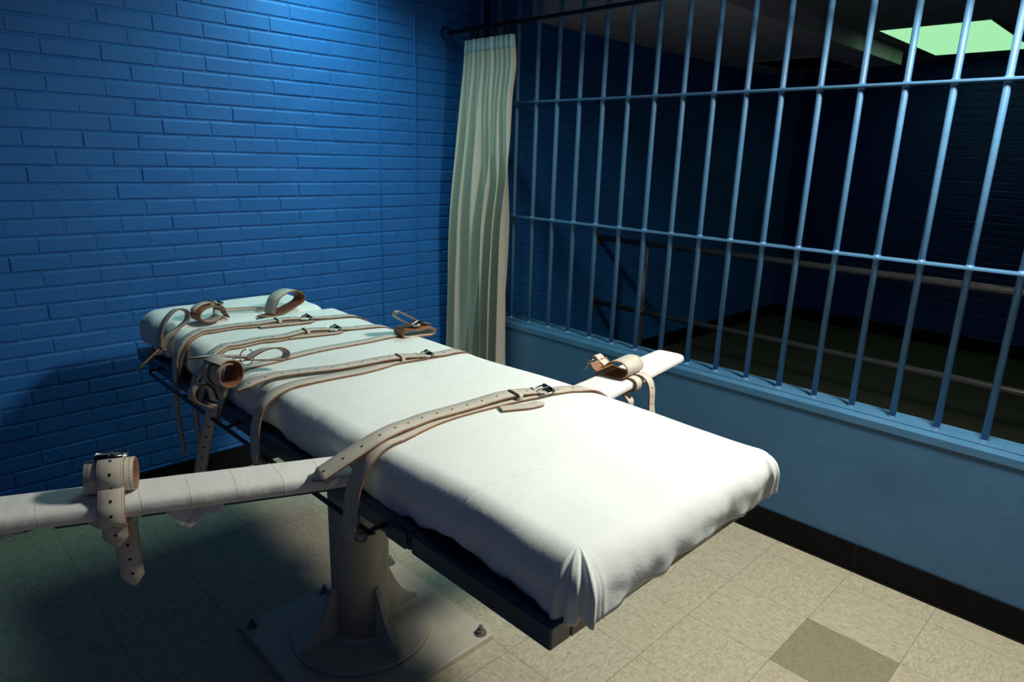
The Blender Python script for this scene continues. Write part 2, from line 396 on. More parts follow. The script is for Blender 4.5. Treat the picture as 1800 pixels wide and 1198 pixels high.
# ------------------------------------------------------------------ curtain
CY = 2.60; ZR = 2.235
t = thing('curtain_rod', 'thin dark metal curtain rod fixed to blue brick wall above the curtain', 'rod', (-3.19, CY, ZR))
bm = bmesh.new(); tube(bm, [(-3.19, CY, ZR), (X1-.01, CY, ZR)], .009, n=12, smooth=False); finish('rod', bm, M_rod, t)
bm = bmesh.new(); cyl(bm, (-3.213, CY, ZR), (-3.18, CY, ZR), .038, .03, n=24); finish('wall_bracket', bm, M_wall2, t)
t = thing('curtain', 'cream pleated cloth curtain gathered in the corner beside the bars', 'curtain', (-2.9, CY, .05))
def curt(u, z):
    """u 0..1 along the gathered width, z height"""
    h = max(0, (2.155-z)/2.1)
    xl = -3.045-.125*min(1, h*1.05)**.8; xr = -2.665+.02*math.exp(-((h-.06)/.05)**2)-.01*h
    ph = u*2*PI
    hf = 1-min(1, h*1.6)
    # fold phases drift with height: many small pleats on top, fewer broad ones below
    a = math.sin(ph*11+.4*math.sin(3*h))
    b = math.sin(ph*5.6+1.1+.9*math.sin(2.2*h+u*3)+.8*math.sin(ph*1.3))+.45*math.sin(ph*10.5+2*h+1.5*math.sin(ph))
    wt = min(1, max(0, (h-.02)/.45)); wt = wt*wt*(3-2*wt)
    amp = .024*(1-wt)+.050*wt
    y = (a*(1-wt)+b*wt)*amp
    x = xl+(xr-xl)*u+.010*math.cos(ph*6+1.1)*wt+.006*math.cos(ph*11)*(1-wt)
    x += .006*noise.noise(Vector((u*6, h*3, 1)))
    y += .010*noise.noise(Vector((u*9, h*4, 5)))
    return Vector((x, CY+y, z))
def curtain_piece(name, za, zb, m, off=0):
    bm = bmesh.new(); nu = 260; nz = max(3, int((zb-za)/.03)); G = []
    for j in range(nz+1):
        z = za+(zb-za)*j/nz
        G.append([bm.verts.new(curt(i/nu, z)+Vector((0, off, 0))) for i in range(nu+1)])
    for j in range(nz):
        for i in range(nu):
            bm.faces.new([G[j][i], G[j][i+1], G[j+1][i+1], G[j+1][i]]).smooth = True
    o = finish(name, bm, m, t, smooth=True)
    md = o.modifiers.new('thick', 'SOLIDIFY'); md.thickness = .0022; md.offset = 0
    return o
curtain_piece('drape', .05, 2.155, M_curtain)
curtain_piece('header_tape', 2.115, 2.178, M_header, -.0028)
for k in range(9):
    p = curt((k+.5)/9, 2.17); bm = bmesh.new()
    tube(bm, [(p.x, CY+.026*math.sin(a), 2.213+.034*math.cos(a)) for a in [i*PI/4 for i in range(8)]], .0026, n=8, closed=True)
    finish('curtain_ring', bm, M_rod, t)

# ------------------------------------------------------------------ restraint table
T = thing('restraint_table', 'navy steel table with two wrapped arm boards on one thick beige column', 'table', (-1.70, 1.04, 0))
bm = bmesh.new(); box(bm, -2.005, -1.395, .735, 1.345, 0, .022, bev=.004); finish('base_plate', bm, M_post, T)
CX, CYY = -1.72, 1.035
bm = bmesh.new(); cyl(bm, (CX, CYY, .022), (CX, CYY, .036), .232, .229, n=64); finish('flange_plate', bm, M_post, T)
bm = bmesh.new(); cyl(bm, (CX, CYY, .036), (CX, CYY, .775), .0945, n=64)
cyl(bm, (CX, CYY, .036), (CX, CYY, .046), .102, .0945, n=48, cap=False)
finish('column', bm, M_post, T)
for k, (dx, dy) in enumerate(((1, 0), (-1, 0), (0, 1), (0, -1))):
    bm = bmesh.new(); pr = [(.085, .036), (.228, .036), (.222, .052), (.185, .075), (.155, .11), (.13, .155), (.112, .20), (.10, .225), (.085, .23)]
    d = Vector((dx, dy, 0)); s = Vector((-dy, dx, 0))*.007; O = Vector((CX, CYY, 0))
    A = [bm.verts.new(O+d*a+Vector((0, 0, z))+s) for a, z in pr]; B = [bm.verts.new(O+d*a+Vector((0, 0, z))-s) for a, z in pr]
    bm.faces.new(A); bm.faces.new(B[::-1])
    for i in range(len(pr)): bm.faces.new([A[i], B[i], B[(i+1) % len(pr)], A[(i+1) % len(pr)]])
    bmesh.ops.recalc_face_normals(bm, faces=bm.faces)
    finish('gusset', bm, M_post, T)
for bx_, by_ in ((-1.425, 1.31), (-1.965, 1.315), (-1.972, 1.035), (-1.975, .765), (-1.425, .765)):
    bm = bmesh.new(); cyl(bm, (bx_, by_, .022), (bx_, by_, .026), .021, n=24); cyl(bm, (bx_, by_, .026), (bx_, by_, .038), .0145, n=6)
    cyl(bm, (bx_, by_, .038), (bx_, by_, .052), .0075, n=12); finish('anchor_bolt', bm, M_bolt, T)
# head of the column, deck, rails
bm = bmesh.new(); box(bm, -1.95, -1.49, .84, 1.25, .772, .802, bev=.004); finish('mounting_plate', bm, M_navy, T)
bm = bmesh.new(); box(bm, -2.68, -.61, .75, 1.43, .835, .843); finish('deck', bm, M_foam, T)
def rail(x0, x1, y0, y1, z0=.800, z1=.846, b=.004, m=None):
    bm = bmesh.new(); box(bm, x0, x1, y0, y1, z0, z1, bev=b); return finish('frame_rail', bm, m or M_navy, T)
rail(-2.70, -.985, .708, .758, .802, .845); rail(-2.70, -.985, 1.42, 1.47, .802, .845)
rail(-.98, -.601, .706, .758); rail(-.98, -.602, 1.42, 1.472)
rail(-.65, -.600, .758, 1.42, m=M_bounce); rail(-2.70, -2.65, .758, 1.42)
rail(-1.06, -.99, .70, .708, .806, .842, .002)
for x in (-1.3, -2.2): rail(x-.025, x+.025, .758, 1.42, .80, .83)
# strap rods along both sides
for s, y in ((-1, .672), (1, 1.506)):
    bm = bmesh.new()
    yi = .712 if s < 0 else 1.466
    P = [(-1.062, yi, .832), (-1.062, y, .832), (-1.062, y, .825), (-1.075, y, .818), (-2.43, y, .818), (-2.44, y, .82), (-2.44, y, .83), (-2.44, yi, .83)]
    tube(bm, P, .0058, n=10, smooth=False)
    for x in (-1.42, -1.80, -2.13): cyl(bm, (x, yi, .83), (x, y, .819), .005, n=8)
    finish('strap_rod', bm, M_rod, T)

def arm(p0, p1, w, th, ztop, w1=None):
    p0 = Vector((*p0, 0)); p1 = Vector((*p1, 0)); d = p1-p0; L = d.length; w1 = w1 or w
    bm = bmesh.new(); n = 40; m = 28; rings = []
    for i in range(n+1):
        u = i/n; x = u*L; ww = (w+(w1-w)*u)/2; hh = th/2
        e = min(1, min(x, L-x)/.03); e = math.sqrt(max(0, 1-(1-e)**2)); ww *= .72+.28*e; hh *= .55+.45*e
        ring = []
        for k in range(m):
            a = 2*PI*k/m; c, s = math.cos(a), math.sin(a)
            yy = ww*math.copysign(abs(c)**.45, c); zz = hh*math.copysign(abs(s)**.62, s)
            wob = 1+.012*noise.noise(Vector((x*18, k*.9, 3)))+.012*((x/.088+.22*yy/.088) % 1)
            ring.append(bm.verts.new((x, yy*wob, zz*wob)))
        rings.append(ring)
    for i in range(n):
        for k in range(m): bm.faces.new([rings[i][k], rings[i+1][k], rings[i+1][(k+1) % m], rings[i][(k+1) % m]]).smooth = True
    bm.faces.new(rings[0]); bm.faces.new(rings[-1][::-1])
    bmesh.ops.recalc_face_normals(bm, faces=bm.faces)
    o = finish('arm_board', bm, M_tape, T, smooth=True)
    o['label'] = 'arm board wrapped in white cloth tape'
    o.location = (p0.x, p0.y, ztop-th/2); o.rotation_euler = (0, 0, math.atan2(d.y, d.x))
    return o, p0, d.normalized()
armL, aL0, aLd = arm((-1.235, .735), (-1.60, -.085), .112, .040, .902)
armR, aR0, aRd = arm((-1.185, 1.42), (-1.275, 2.10), .135, .034, .906, .112)
# steel tongues that carry the arm boards
for p0, d in ((aL0, aLd), (aR0, aRd)):
    bm = bmesh.new(); q = p0-d*.02
    box(bm, -.02, .60, -.022, .022, .846, .866, bev=.003, M=Matrix.Translation(q) @ Matrix.Rotation(math.atan2(d.y, d.x), 4, 'Z'))
    finish('arm_bracket', bm, M_navy, T)
def flap(pts, name='cloth_flap'):
    """loose end of tape hanging under the arm board: pts (s along arm, out, z) top edge then bottom edge"""
    bm = bmesh.new(); n = 14; top, bot = pts; rows = []
    for j in range(6):
        v = j/5; row = []
        for i in range(n+1):
            u = i/n; s = top[0]+(top[1]-top[0])*u
            sag = (math.sin(PI*u)**.55)*bot[0]*(1+.18*math.sin(u*11+bot[1]))
            nrm = Vector((-aLd.y, aLd.x, 0))
            p = aL0+aLd*s+nrm*(.026+.020*v+.006*math.sin(u*7+v*3)); z = .872-sag*v+.004*math.sin(u*9+j)
            row.append(bm.verts.new((p.x, p.y, z)))
        rows.append(row)
    for j in range(5):
        for i in range(n): bm.faces.new([rows[j][i], rows[j][i+1], rows[j+1][i+1], rows[j+1][i]]).smooth = True
    o = finish(name, bm, M_tape, T, smooth=True); md = o.modifiers.new('thick', 'SOLIDIFY'); md.thickness = .0015
flap(((.27, .385), (.040, 1))); flap(((.42, .52), (.030, 3))); flap(((.62, .68), (.018, 5)))

# ------------------------------------------------------------------ mattress under its sheet, pillow
RR = .062; ZT = .957
MX0, MX1, MY0, MY1 = -2.44, -.560, .728, 1.452
def myr(x):  # right edge tapers in slightly towards the head
    return MY1-.055*max(0, min(1, (-x-1.0)/1.4))
def sheet_pt(s, q, lift=0, ripple=True):
    """s = x along the top (beyond the ends it hangs), q = y across, unrolled"""
    yr = myr(s)
    cx = min(max(s, MX0+RR), MX1-RR); cy = min(max(q, MY0+RR), yr-RR)
    d = Vector((s-cx, q-cy)); L = d.length
    ztop = ZT+.0025*math.sin(s*9+q*4)+.002*math.sin(q*13+s*3)-.004*math.exp(-((q-1.09)/.3)**2)+.004*noise.noise(Vector((s*4, q*4, 0)))
    if s < -1.9: ztop += .012*min(1, (-1.9-s)/.4)
    if L < 1e-6: return Vector((cx, cy, ztop+lift))
    n = d/L
    if L < RR*PI/2:
        a = L/RR; o = (RR+lift)*math.sin(a); z = ztop-RR+(RR+lift)*math.cos(a); h = 0
    else:
        h = L-RR*PI/2; o = RR+lift; z = ztop-RR-h
    if ripple:
        corner = abs(n.x*n.y)*2
        ang = math.atan2(n.y, n.x); hang = min(1, L/(RR*PI/2+.05))
        tt = s*1.0+q*1.0
        o += hang**1.5*(.0035*math.sin(tt*23+1.3)+.008*noise.noise(Vector((s*9, q*9, 2)))+.007*noise.noise(Vector((s*22, q*22, 6)))+(.006*math.sin(q*38+s*6)*(.4+noise.noise(Vector((q*5, 1, 1)))) if n.x > .9 else 0)-.004)
        if corner > .02:
            o += corner**.6*hang**.7*(.012*math.sin(ang*12+.8)+.006*math.sin(ang*21)+.009)
    return Vector((cx+n.x*o, cy+n.y*o, z))
def drape(name, x0, x1, hang_lo, hang_hi, m, parent, fn, y0, y1, step=.0125, hem=.05):
    bm = bmesh.new(); nx = int((x1-x0+2*hang_lo)/step); ny = int((y1-y0+2*hang_lo)/step); G = []
    for i in range(nx+1):
        s = x0-hang_lo+(x1-x0+2*hang_lo)*i/nx; row = []
        for j in range(ny+1):
            q = y0-hang_lo+(y1-y0+2*hang_lo)*j/ny
            row.append(bm.verts.new(fn(s, q)))
        G.append(row)
    for i in range(nx):
        for j in range(ny): bm.faces.new([G[i][j], G[i+1][j], G[i+1][j+1], G[i][j+1]]).smooth = True
    return bm
# build in polar-ish grid so that the hem follows the rounded corners
def draped_mesh(fn, X0, X1, Y0_, yrf, hangf, inner=.0125):
    """top grid + hem apron sampled around the perimeter"""
    bm = bmesh.new()
    nx = int((X1-X0-2*RR)/inner); ny = 52
    G = [[None]*(ny+1) for _ in range(nx+1)]
    for i in range(nx+1):
        s = X0+RR+(X1-X0-2*RR)*i/nx; ya, yb = Y0_+RR, yrf(s)-RR
        for j in range(ny+1): G[i][j] = bm.verts.new(fn(s, ya+(yb-ya)*j/ny))
    for i in range(nx):
        for j in range(ny): bm.faces.new([G[i][j], G[i+1][j], G[i+1][j+1], G[i][j+1]])
    per = []   # (base s, base q, direction, vert or None)
    ya = Y0_+RR; A = PI/2; nc = 26
    def corner(s, q, a0, a1, v): 
        return [((s, q), Vector((math.cos(a0+(a1-a0)*k/nc), math.sin(a0+(a1-a0)*k/nc))), v) for k in range(0, nc+1)]
    S = lambda i: X0+RR+(X1-X0-2*RR)*i/nx
    Q = lambda i, j: (Y0_+RR)+((yrf(S(i))-RR)-(Y0_+RR))*j/ny
    for i in range(nx+1): per.append(((S(i), Q(i, 0)), Vector((0, -1)), G[i][0]))
    per = per[:-1]+corner(S(nx), Q(nx, 0), -A, 0, G[nx][0])
    for j in range(1, ny+1): per.append(((S(nx), Q(nx, j)), Vector((1, 0)), G[nx][j]))
    per = per[:-1]+corner(S(nx), Q(nx, ny), 0, A, G[nx][ny])
    for i in range(nx-1, -1, -1): per.append(((S(i), Q(i, ny)), Vector((0, 1)), G[i][ny]))
    per = per[:-1]+corner(S(0), Q(0, ny), A, PI, G[0][ny])
    for j in range(ny-1, -1, -1): per.append(((S(0), Q(0, j)), Vector((-1, 0)), G[0][j]))
    per = per[:-1]+corner(S(0), Q(0, 0), PI, 1.5*PI, G[0][0])
    per = per[:-1]
    m = 16; cols = []
    for (b, d, v) in per:
        tot = RR*PI/2+hangf(b[0], b[1], d)
        col = [v]
        for k in range(1, m+1):
            L = tot*k/m; col.append(bm.verts.new(fn(b[0]+d.x*L, b[1]+d.y*L)))
        cols.append(col)
    N_ = len(cols)
    for i in range(N_):
        a, b = cols[i], cols[(i+1) % N_]
        for k in range(m):
            q = [a[k], a[k+1], b[k+1], b[k]]
            u = []
            for v in q:
                if v not in u: u.append(v)
            if len(u) > 2:
                try: bm.faces.new(u)
                except ValueError: pass
    for f in bm.faces: f.smooth = True
    bmesh.ops.recalc_face_normals(bm, faces=bm.faces)
    return bm
def mhang(s, q, d):
    h = .041+.006*math.sin(s*17+q*9)+.012*noise.noise(Vector((s*6, q*6, 9)))+.010*noise.noise(Vector((s*19, q*19, 3)))
    c = abs(d.x*d.y)*2
    h += .002*c
    return h
T_m = thing('mattress', 'long mattress under a fitted white sheet lying on the navy steel table', 'mattress', (-1.5, 1.09, .846))
o = finish('sheet', draped_mesh(sheet_pt, MX0, MX1, MY0, myr, mhang), M_sheet, T_m, smooth=True)
md = o.modifiers.new('thick', 'SOLIDIFY'); md.thickness = .002; md.offset = -1
bm = bmesh.new(); box(bm, MX0+.03, MX1-.045, MY0+.03, 1.375, .8465, .925, bev=.02, seg=3); finish('foam_core', bm, M_foam, T_m)

PX0, PX1, PY0, PY1 = -2.775, -2.435, .735, 1.365
def pillow_pt(s, q, lift=0):
    R = RR
    cx = min(max(s, PX0+R), PX1-R); cy = min(max(q, PY0+R), PY1-R)
    d = Vector((s-cx, q-cy)); L = d.length
    u = (cx-PX0)/(PX1-PX0); v = (cy-(PY0+PY1)/2)/.3
    ztop = .978+.006*math.cos(v*PI/2)-.030*u*math.exp(-(v+.05)**2/.35)+.004*noise.noise(Vector((s*9, q*7, 4)))
    if L < 1e-6: return Vector((cx, cy, ztop+lift))
    n = d/L
    if L < R*PI/2:
        a = L/R; o = (R+lift)*math.sin(a); z = ztop-R+(R+lift)*math.cos(a)
    else: o = R+lift; z = ztop-R-(L-R*PI/2)
    hang = min(1, L/.1)
    o += hang*(.004*math.sin(s*40+q*33)+.006*noise.noise(Vector((s*9, q*9, 7)))) 
    return Vector((cx+n.x*o, cy+n.y*o, z))
T_p = thing('pillow', 'white covered head pillow at the far end of the table by the brick wall', 'pillow', (-2.6, 1.05, .846))
o = finish('pillowcase', draped_mesh(pillow_pt, PX0, PX1, PY0, lambda s: PY1, lambda s, q, d: .050+.008*noise.noise(Vector((s*8, q*8, 1)))), M_pillow, T_p, smooth=True)
md = o.modifiers.new('thick', 'SOLIDIFY'); md.thickness = .002; md.offset = -1
bm = bmesh.new(); box(bm, PX0+.03, PX1-.012, PY0+.035, PY1-.035, .8465, .925, bev=.02, seg=3); finish('foam_core', bm, M_foam, T_p)

# ------------------------------------------------------------------ leather work
def ribbon(name, parent, pts, w, th=.0048, wd=(1, 0, 0), wds=None, sub=7, tip=None, tip2=None, holes=None, flip=1, inner=False, top_inner=False, label=None):
    """leather band through pts; wd = width direction (or one per point); tip = length of the pointed end"""
    P = [Vector(p) for p in pts]; Q = cr(P, sub); n = len(Q)
    W = [Vector(x) for x in (wds or [wd]*len(P))]
    W = cr(W, sub)
    acc = [0]
    for i in range(1, n): acc.append(acc[-1]+(Q[i]-Q[i-1]).length)
    tot = acc[-1]; bm = bmesh.new(); uvl = bm.loops.layers.uv.new('UVMap')
    # extra samples at the tips
    rows = []; frames = []
    for i in range(n):
        t = (Q[min(i+1, n-1)]-Q[max(i-1, 0)]).normalized()
        a = (W[i]-t*W[i].dot(t)).normalized(); nn = a.cross(t).normalized()*flip
        if nn.z < -1.1: nn = -nn
        frames.append((Q[i], a, nn, t))
        ww = w/2
        if tip and tot-acc[i] < tip: ww *= max(.16, .16+.84*(tot-acc[i])/tip)
        if tip2 and acc[i] < tip2: ww *= max(.16, .16+.84*acc[i]/tip2)
        c = th/2; b = min(.0012, c*.6)
        prof = [(-ww+b, c), (ww-b, c), (ww, c-b), (ww, -c+b), (ww-b, -c), (-ww+b, -c), (-ww, -c+b), (-ww, c-b)]
        rows.append([bm.verts.new(Q[i]+a*x+nn*z) for x, z in prof])
    mi_ = [0, 1, 1, 1, 3 if inner else 0, 1, 1, 1]
    if top_inner: mi_[0] = 3
    us = [(.02, .98), (.98, 1), (1, 1), (1, .98), (.98, .02), (.02, 0), (0, 0), (0, .02)]
    for i in range(n-1):
        for k in range(8):
            f = bm.faces.new([rows[i][k], rows[i][(k+1) % 8], rows[i+1][(k+1) % 8], rows[i+1][k]])
            f.material_index = mi_[k]; f.smooth = k in (0, 4)
            ua, ub = us[k]
            for l, (uu, vv) in zip(f.loops, ((ua, acc[i]), (ub, acc[i]), (ub, acc[i+1]), (ua, acc[i+1]))): l[uvl].uv = (uu, vv)
    f = bm.faces.new(rows[0][::-1]); f.material_index = 1; f = bm.faces.new(rows[-1]); f.material_index = 1
    if holes:   # (first, last, pitch) measured in metres from the end
        a0, a1, pitch = holes; s = tot-a0
        while s > tot-a1:
            i = max(0, min(n-2, next((k for k in range(n-1) if acc[k+1] >= s), n-2)))
            f_ = (s-acc[i])/max(1e-6, acc[i+1]-acc[i]); c, a, nn, t_ = frames[i]; c = Q[i].lerp(Q[i+1], f_)
            for sg in (1, -1):
                r = .0030; ring = [bm.verts.new(c+nn*sg*(th/2+.00035)+(a*math.cos(g)+t_*math.sin(g)*1.15)*r) for g in [2*PI*k/12 for k in range(12)]]
                if sg < 0: ring = ring[::-1]
                bm.faces.new(ring).material_index = 2
            s -= pitch
    bmesh.ops.recalc_face_normals(bm, faces=[f for f in bm.faces if f.material_index != 2])
    o = finish(name, bm, LM, parent)
    if label: o['label'] = label
    return o
def buckle(parent, c, along, across, w=.045, L=.034, roller=True):
    c = Vector(c); a = Vector(along).normalized(); b = Vector(across); b = (b-a*b.dot(a)).normalized(); n = a.cross(b)
    if n.z < 0: n = -n
    root = None
    bm = bmesh.new(); hw = w/2+.006; hl = L/2
    P = [c+b*x*hw+a*y*hl+n*(.004 if y > 0 else 0) for x, y in ((-1, -1), (-1, 0), (-1, 1), (1, 1), (1, 0), (1, -1))]
    tube(bm, P, .0026, n=8, closed=True, smooth=False)
    o = finish('buckle', bm, M_steel, parent); o['label'] = 'steel roller buckle'
    bm = bmesh.new(); tube(bm, [c-a*hl+n*.001, c+n*.006, c+a*(hl+.003)+n*.009], .0019, n=8); finish('prong', bm, M_steel, o)
    if roller:
        bm = bmesh.new(); q = c+a*hl+n*.004; cyl(bm, q-b*(hw-.004), q+b*(hw-.004), .0062, n=16); finish('roller', bm, M_roller, o)
    return o
def keeper(parent, c, along, across, w=.045, h=.012, wid=.013):
    c = Vector(c); a = Vector(along).normalized(); b = Vector(across); b = (b-a*b.dot(a)).normalized(); n = a.cross(b)
    if n.z < 0: n = -n
    hw = w/2+.0035; P = [c+b*x*hw+n*y*h for x, y in ((-.9, -.15), (-1, .25), (-1, .75), (-.85, 1), (0, 1.06), (.85, 1), (1, .75), (1, .25), (.9, -.15))]
    return ribbon('keeper', parent, P, wid, th=.0026, wd=a, sub=3)
def S(x, q, lift=.003): return tuple(sheet_pt(x, q, lift, ripple=False))
QL = MY0+RR   # 0.79: where the left rounding starts

# --- strap across the thighs, nearest one
t = thing('body_strap', 'widest leather strap nearest the foot end, its punched tip overhanging the left arm board', 'strap', (-1.18, 1.1, .96))
ribbon('holed_band', t, [(-1.07, 1.515, .80), (-1.07, 1.478, .86)]+[S(-1.07, 1.50, .005), S(-1.075, 1.46), S(-1.10, 1.41), S(-1.135, 1.36), S(-1.155, 1.30, .005), S(-1.175, 1.25, .012), S(-1.19, 1.20, .016), S(-1.20, 1.15, .016),
       S(-1.208, 1.08, .013), S(-1.213, 1.0, .012), S(-1.214, .93, .013), S(-1.205, .87, .014), (-1.192, .82, .972), (-1.183, .765, .968), (-1.190, .705, .945), (-1.203, .655, .920), (-1.212, .620, .902)], .051, tip=.022, holes=(.03, .98, .047), wd=(1, .12, 0))
ribbon('buckle_band', t, [S(-1.155, 1.27, .006), S(-1.17, 1.215, .006), S(-1.185, 1.15, .005), S(-1.198, 1.07, .004), S(-1.203, 1.0, .004), S(-1.198, .93, .004), S(-1.185, .87, .005), S(-1.172, .82, .006), (-1.163, .77, .961), (-1.160, .730, .942), (-1.160, .700, .905), (-1.157, .684, .872), (-1.147, .673, .842), (-1.128, .662, .818), (-1.105, .660, .806), (-1.085, .676, .806)], .046, wd=(1, .12, 0))
ribbon('tab', t, [S(-1.15, 1.11, .004), S(-1.135, 1.14, .004), S(-1.115, 1.18, .004), S(-1.108, 1.225, .005)], .034, wd=(1, .45, 0), tip=.012)
buckle(t, S(-1.160, 1.275, .012), (.28, 1, 0), (1, -.28, 0), .046, .040)
keeper(t, S(-1.182, 1.195, .004), (.2, 1, 0), (1, -.2, 0), .046, .018)

# --- second strap
t = thing('body_strap', 'middle strap whose long double tail ends in a rounded tip at the left edge', 'strap', (-1.66, 1.1, .96))
ribbon('holed_band', t, [(-1.60, 1.51, .80), (-1.60, 1.462, .86), S(-1.60, 1.475, .005), S(-1.61, 1.43), S(-1.622, 1.37), S(-1.633, 1.30, .005), S(-1.645, 1.24, .010), S(-1.660, 1.18, .015), S(-1.670, 1.12, .015), S(-1.674, 1.04, .012), S(-1.682, .96, .011), S(-1.702, .90, .011), S(-1.722, .84, .012), S(-1.731, .785, .013), (-1.731, .725, .960), (-1.727, .680, .946)], .046, tip=.03, holes=(.04, .85, .047))
ribbon('buckle_band', t, [S(-1.642, 1.25, .005), S(-1.652, 1.19, .005), S(-1.655, 1.13, .004), S(-1.640, 1.07, .004), S(-1.630, 1.0, .004), S(-1.632, .94, .004), S(-1.637, .86, .005), S(-1.638, .80, .006), (-1.637, .745, .952), (-1.635, .705, .925), (-1.63, .686, .885), (-1.615, .674, .850), (-1.585, .662, .818), (-1.56, .660, .807), (-1.545, .676, .807)], .046)
buckle(t, S(-1.645, 1.245, .011), (.18, 1, 0), (1, -.18, 0), .040, .036)
keeper(t, S(-1.661, 1.165, .004), (.15, 1, 0), (1, -.15, 0), .040, .017)

# --- plain strap joining the two side cuffs
t = thing('cross_strap', 'plain strap without buckle between the two rolled side cuffs', 'strap', (-1.91, 1.1, .96))
ribbon('band', t, [(-1.895, 1.48, .80), (-1.895, 1.44, .87), S(-1.897, 1.45, .005), S(-1.900, 1.40), S(-1.908, 1.31), S(-1.913, 1.22), S(-1.917, 1.13), S(-1.920, 1.03), S(-1.914, .93), S(-1.905, .86), S(-1.90, .80), S(-1.90, .745, .005), (-1.90, .706, .87), (-1.90, .684, .815)], .042)

# --- two chest straps with hanging tails
def chest(label, xs, buck, hang, w=.043):
    t = thing('body_strap', label, 'strap', (xs[4], 1.1, .97))
    xr, xa, xb, xc, xd, xe, xf = xs
    ribbon('holed_band', t, [(xr, 1.48, .80), (xr, 1.43, .87), S(xr, 1.45, .005), S(xr-.003, 1.40), S(xa, 1.35), S(xb, 1.26, .004), S(buck[0]+.010, buck[1]+.05, .010), S(buck[0]-.006, buck[1]-.02, .014), S(buck[0]-.012, buck[1]-.07, .013),
            S(xc, 1.0, .009), S(xd, .93, .008), S(xe, .85, .008), S(xe+.01, .80, .009), S(xf, .745, .011)]+hang, w, tip=.02, holes=(.03, 1.0, .045))
    ribbon('buckle_band', t, [S(buck[0]+.004, buck[1]+.03, .006), S(buck[0]-.004, buck[1]-.06, .005), S(xc+.008, .98, .003), S(xd+.010, .92, .003), S(xe+.012, .85, .003), S(xe+.018, .80, .003), S(xf+.004, .745, .003), S(xf+.006, .69, .004), (xf+.010, .694, .82), (xf+.012, .682, .797)], w)
    ribbon('tab', t, [S(buck[0]+.010, buck[1]-.14, .004), S(buck[0]+.020, buck[1]-.08, .004), S(buck[0]+.032, buck[1]-.0, .004), S(buck[0]+.036, buck[1]+.06, .004)], w*.8, tip=.02)
    buckle(t, S(buck[0]+.006, buck[1]+.035, .012), (.15, 1, 0), (1, -.15, 0), w, .034)
    keeper(t, S(buck[0]-.010, buck[1]-.06, .003), (.12, 1, 0), (1, -.12, 0), w, .016)
chest('chest strap whose long tail hangs beside the left side cuff, buckle near the centre', (-2.03, -2.059, -2.09, -2.107, -2.122, -2.112, -2.065), (-2.105, 1.15),
      [(-2.075, .700, .90), (-2.086, .690, .84), (-2.083, .688, .77), (-2.080, .689, .70), (-2.092, .690, .60)])
chest('uppermost chest strap nearest the pillow, tail hanging furthest toward the wall', (-2.20, -2.236, -2.258, -2.297, -2.315, -2.31, -2.27), (-2.275, 1.13),
      [(-2.248, .700, .92), (-2.238, .690, .87), (-2.243, .688, .80), (-2.256, .689, .735), (-2.245, .690, .65), (-2.231, .690, .58)])

# --- curls
def curl_pts(O, e1, e2, pts): 
    O = Vector(O); e1 = Vector(e1); e2 = Vector(e2)
    return [tuple(O+e1*a+e2*b) for a, b in pts]
def arc(cx, cy, rx, ry, a0, a1, n):
    return [(cx+rx*math.cos(math.radians(a0+(a1-a0)*k/n)), cy+ry*math.sin(math.radians(a0+(a1-a0)*k/n))) for k in range(n+1)]
Z = (0, 0, 1)

# near arm-board cuff
t = thing('arm_cuff', 'rolled wide leather cuff buckled on the near arm board, two punched tails hanging down', 'cuff', (-1.42, .30, .94))
ax = Vector((aLd.x, aLd.y, 0)); si = Vector((-aLd.y, aLd.x, 0))   # si points towards the camera side
O = aL0+ax*.475; O.z = .902
ribbon('cuff', t, curl_pts(O+Vector((0, 0, .0345)), si, Z, [(.0, .028)]+arc(0, 0, .031, .031, 80, -265, 16)+[(-.01, .024)]), .088, th=.0045, wd=ax, inner=True, flip=1)
# strap around the cuff and under the board
ribbon('band', t, curl_pts(O-ax*.004, si, Z, [(-.015, .071)]+arc(0, .0345, .037, .0375, 95, -18, 7)+[(.043, .016), (.052, .006), (.063, -.010), (.066, -.024), (.064, -.040), (.052, -.052)]), .048, wd=ax, holes=(.008, .22, .028))
ribbon('short_tail', t, [O+si*.045-ax*.004+Vector((0, 0, -.030)), O+si*.048-ax*.004+Vector((0, 0, -.060)), O+si*.048-ax*.003+Vector((0, 0, -.100))], .046, wd=ax, tip=.022, holes=(.028, .08, .028))
ribbon('long_tail', t, [O+si*.022-ax*.018+Vector((0, 0, -.040)), O+si*.026-ax*.017+Vector((0, 0, -.09)), O+si*.030-ax*.019+Vector((0, 0, -.145)), O+si*.034-ax*.022+Vector((0, 0, -.20))], .044, wd=ax, tip=.022, holes=(.028, .15, .032))
buckle(t, O+si*-.016+Vector((0, 0, .070)), si, ax, .046, .034)

# far arm-board cuff
t = thing('arm_cuff', 'open rolled cuff on the far arm board toward the bars, tail dangling', 'cuff', (-1.22, 1.72, .92))
ax = Vector((aRd.x, aRd.y, 0)); si = Vector((ax.y, -ax.x, 0)).normalized()   # +x side
O = aR0+ax*.30; O.z = .906
ribbon('cuff', t, curl_pts(O+Vector((0, 0, .003)), si, Z, [(-.085, .028), (-.070, .012), (-.045, .003), (0, 0), (.030, .003), (.048, .016), (.050, .036), (.034, .052), (.008, .054), (-.014, .046), (-.030, .032), (-.044, .022)]), .105, th=.0045, wd=ax, inner=True, flip=1)
ribbon('band', t, curl_pts(O+ax*.02, si, Z, [(-.060, .014), (-.085, .030), (-.100, .040), (-.112, .034), (-.118, .018)]), .042, wd=ax, holes=(.02, .06, .03))
buckle(t, O+si*-.108+Vector((0, 0, .016)), (-.5, .1, -1), ax, .042, .034, roller=False)
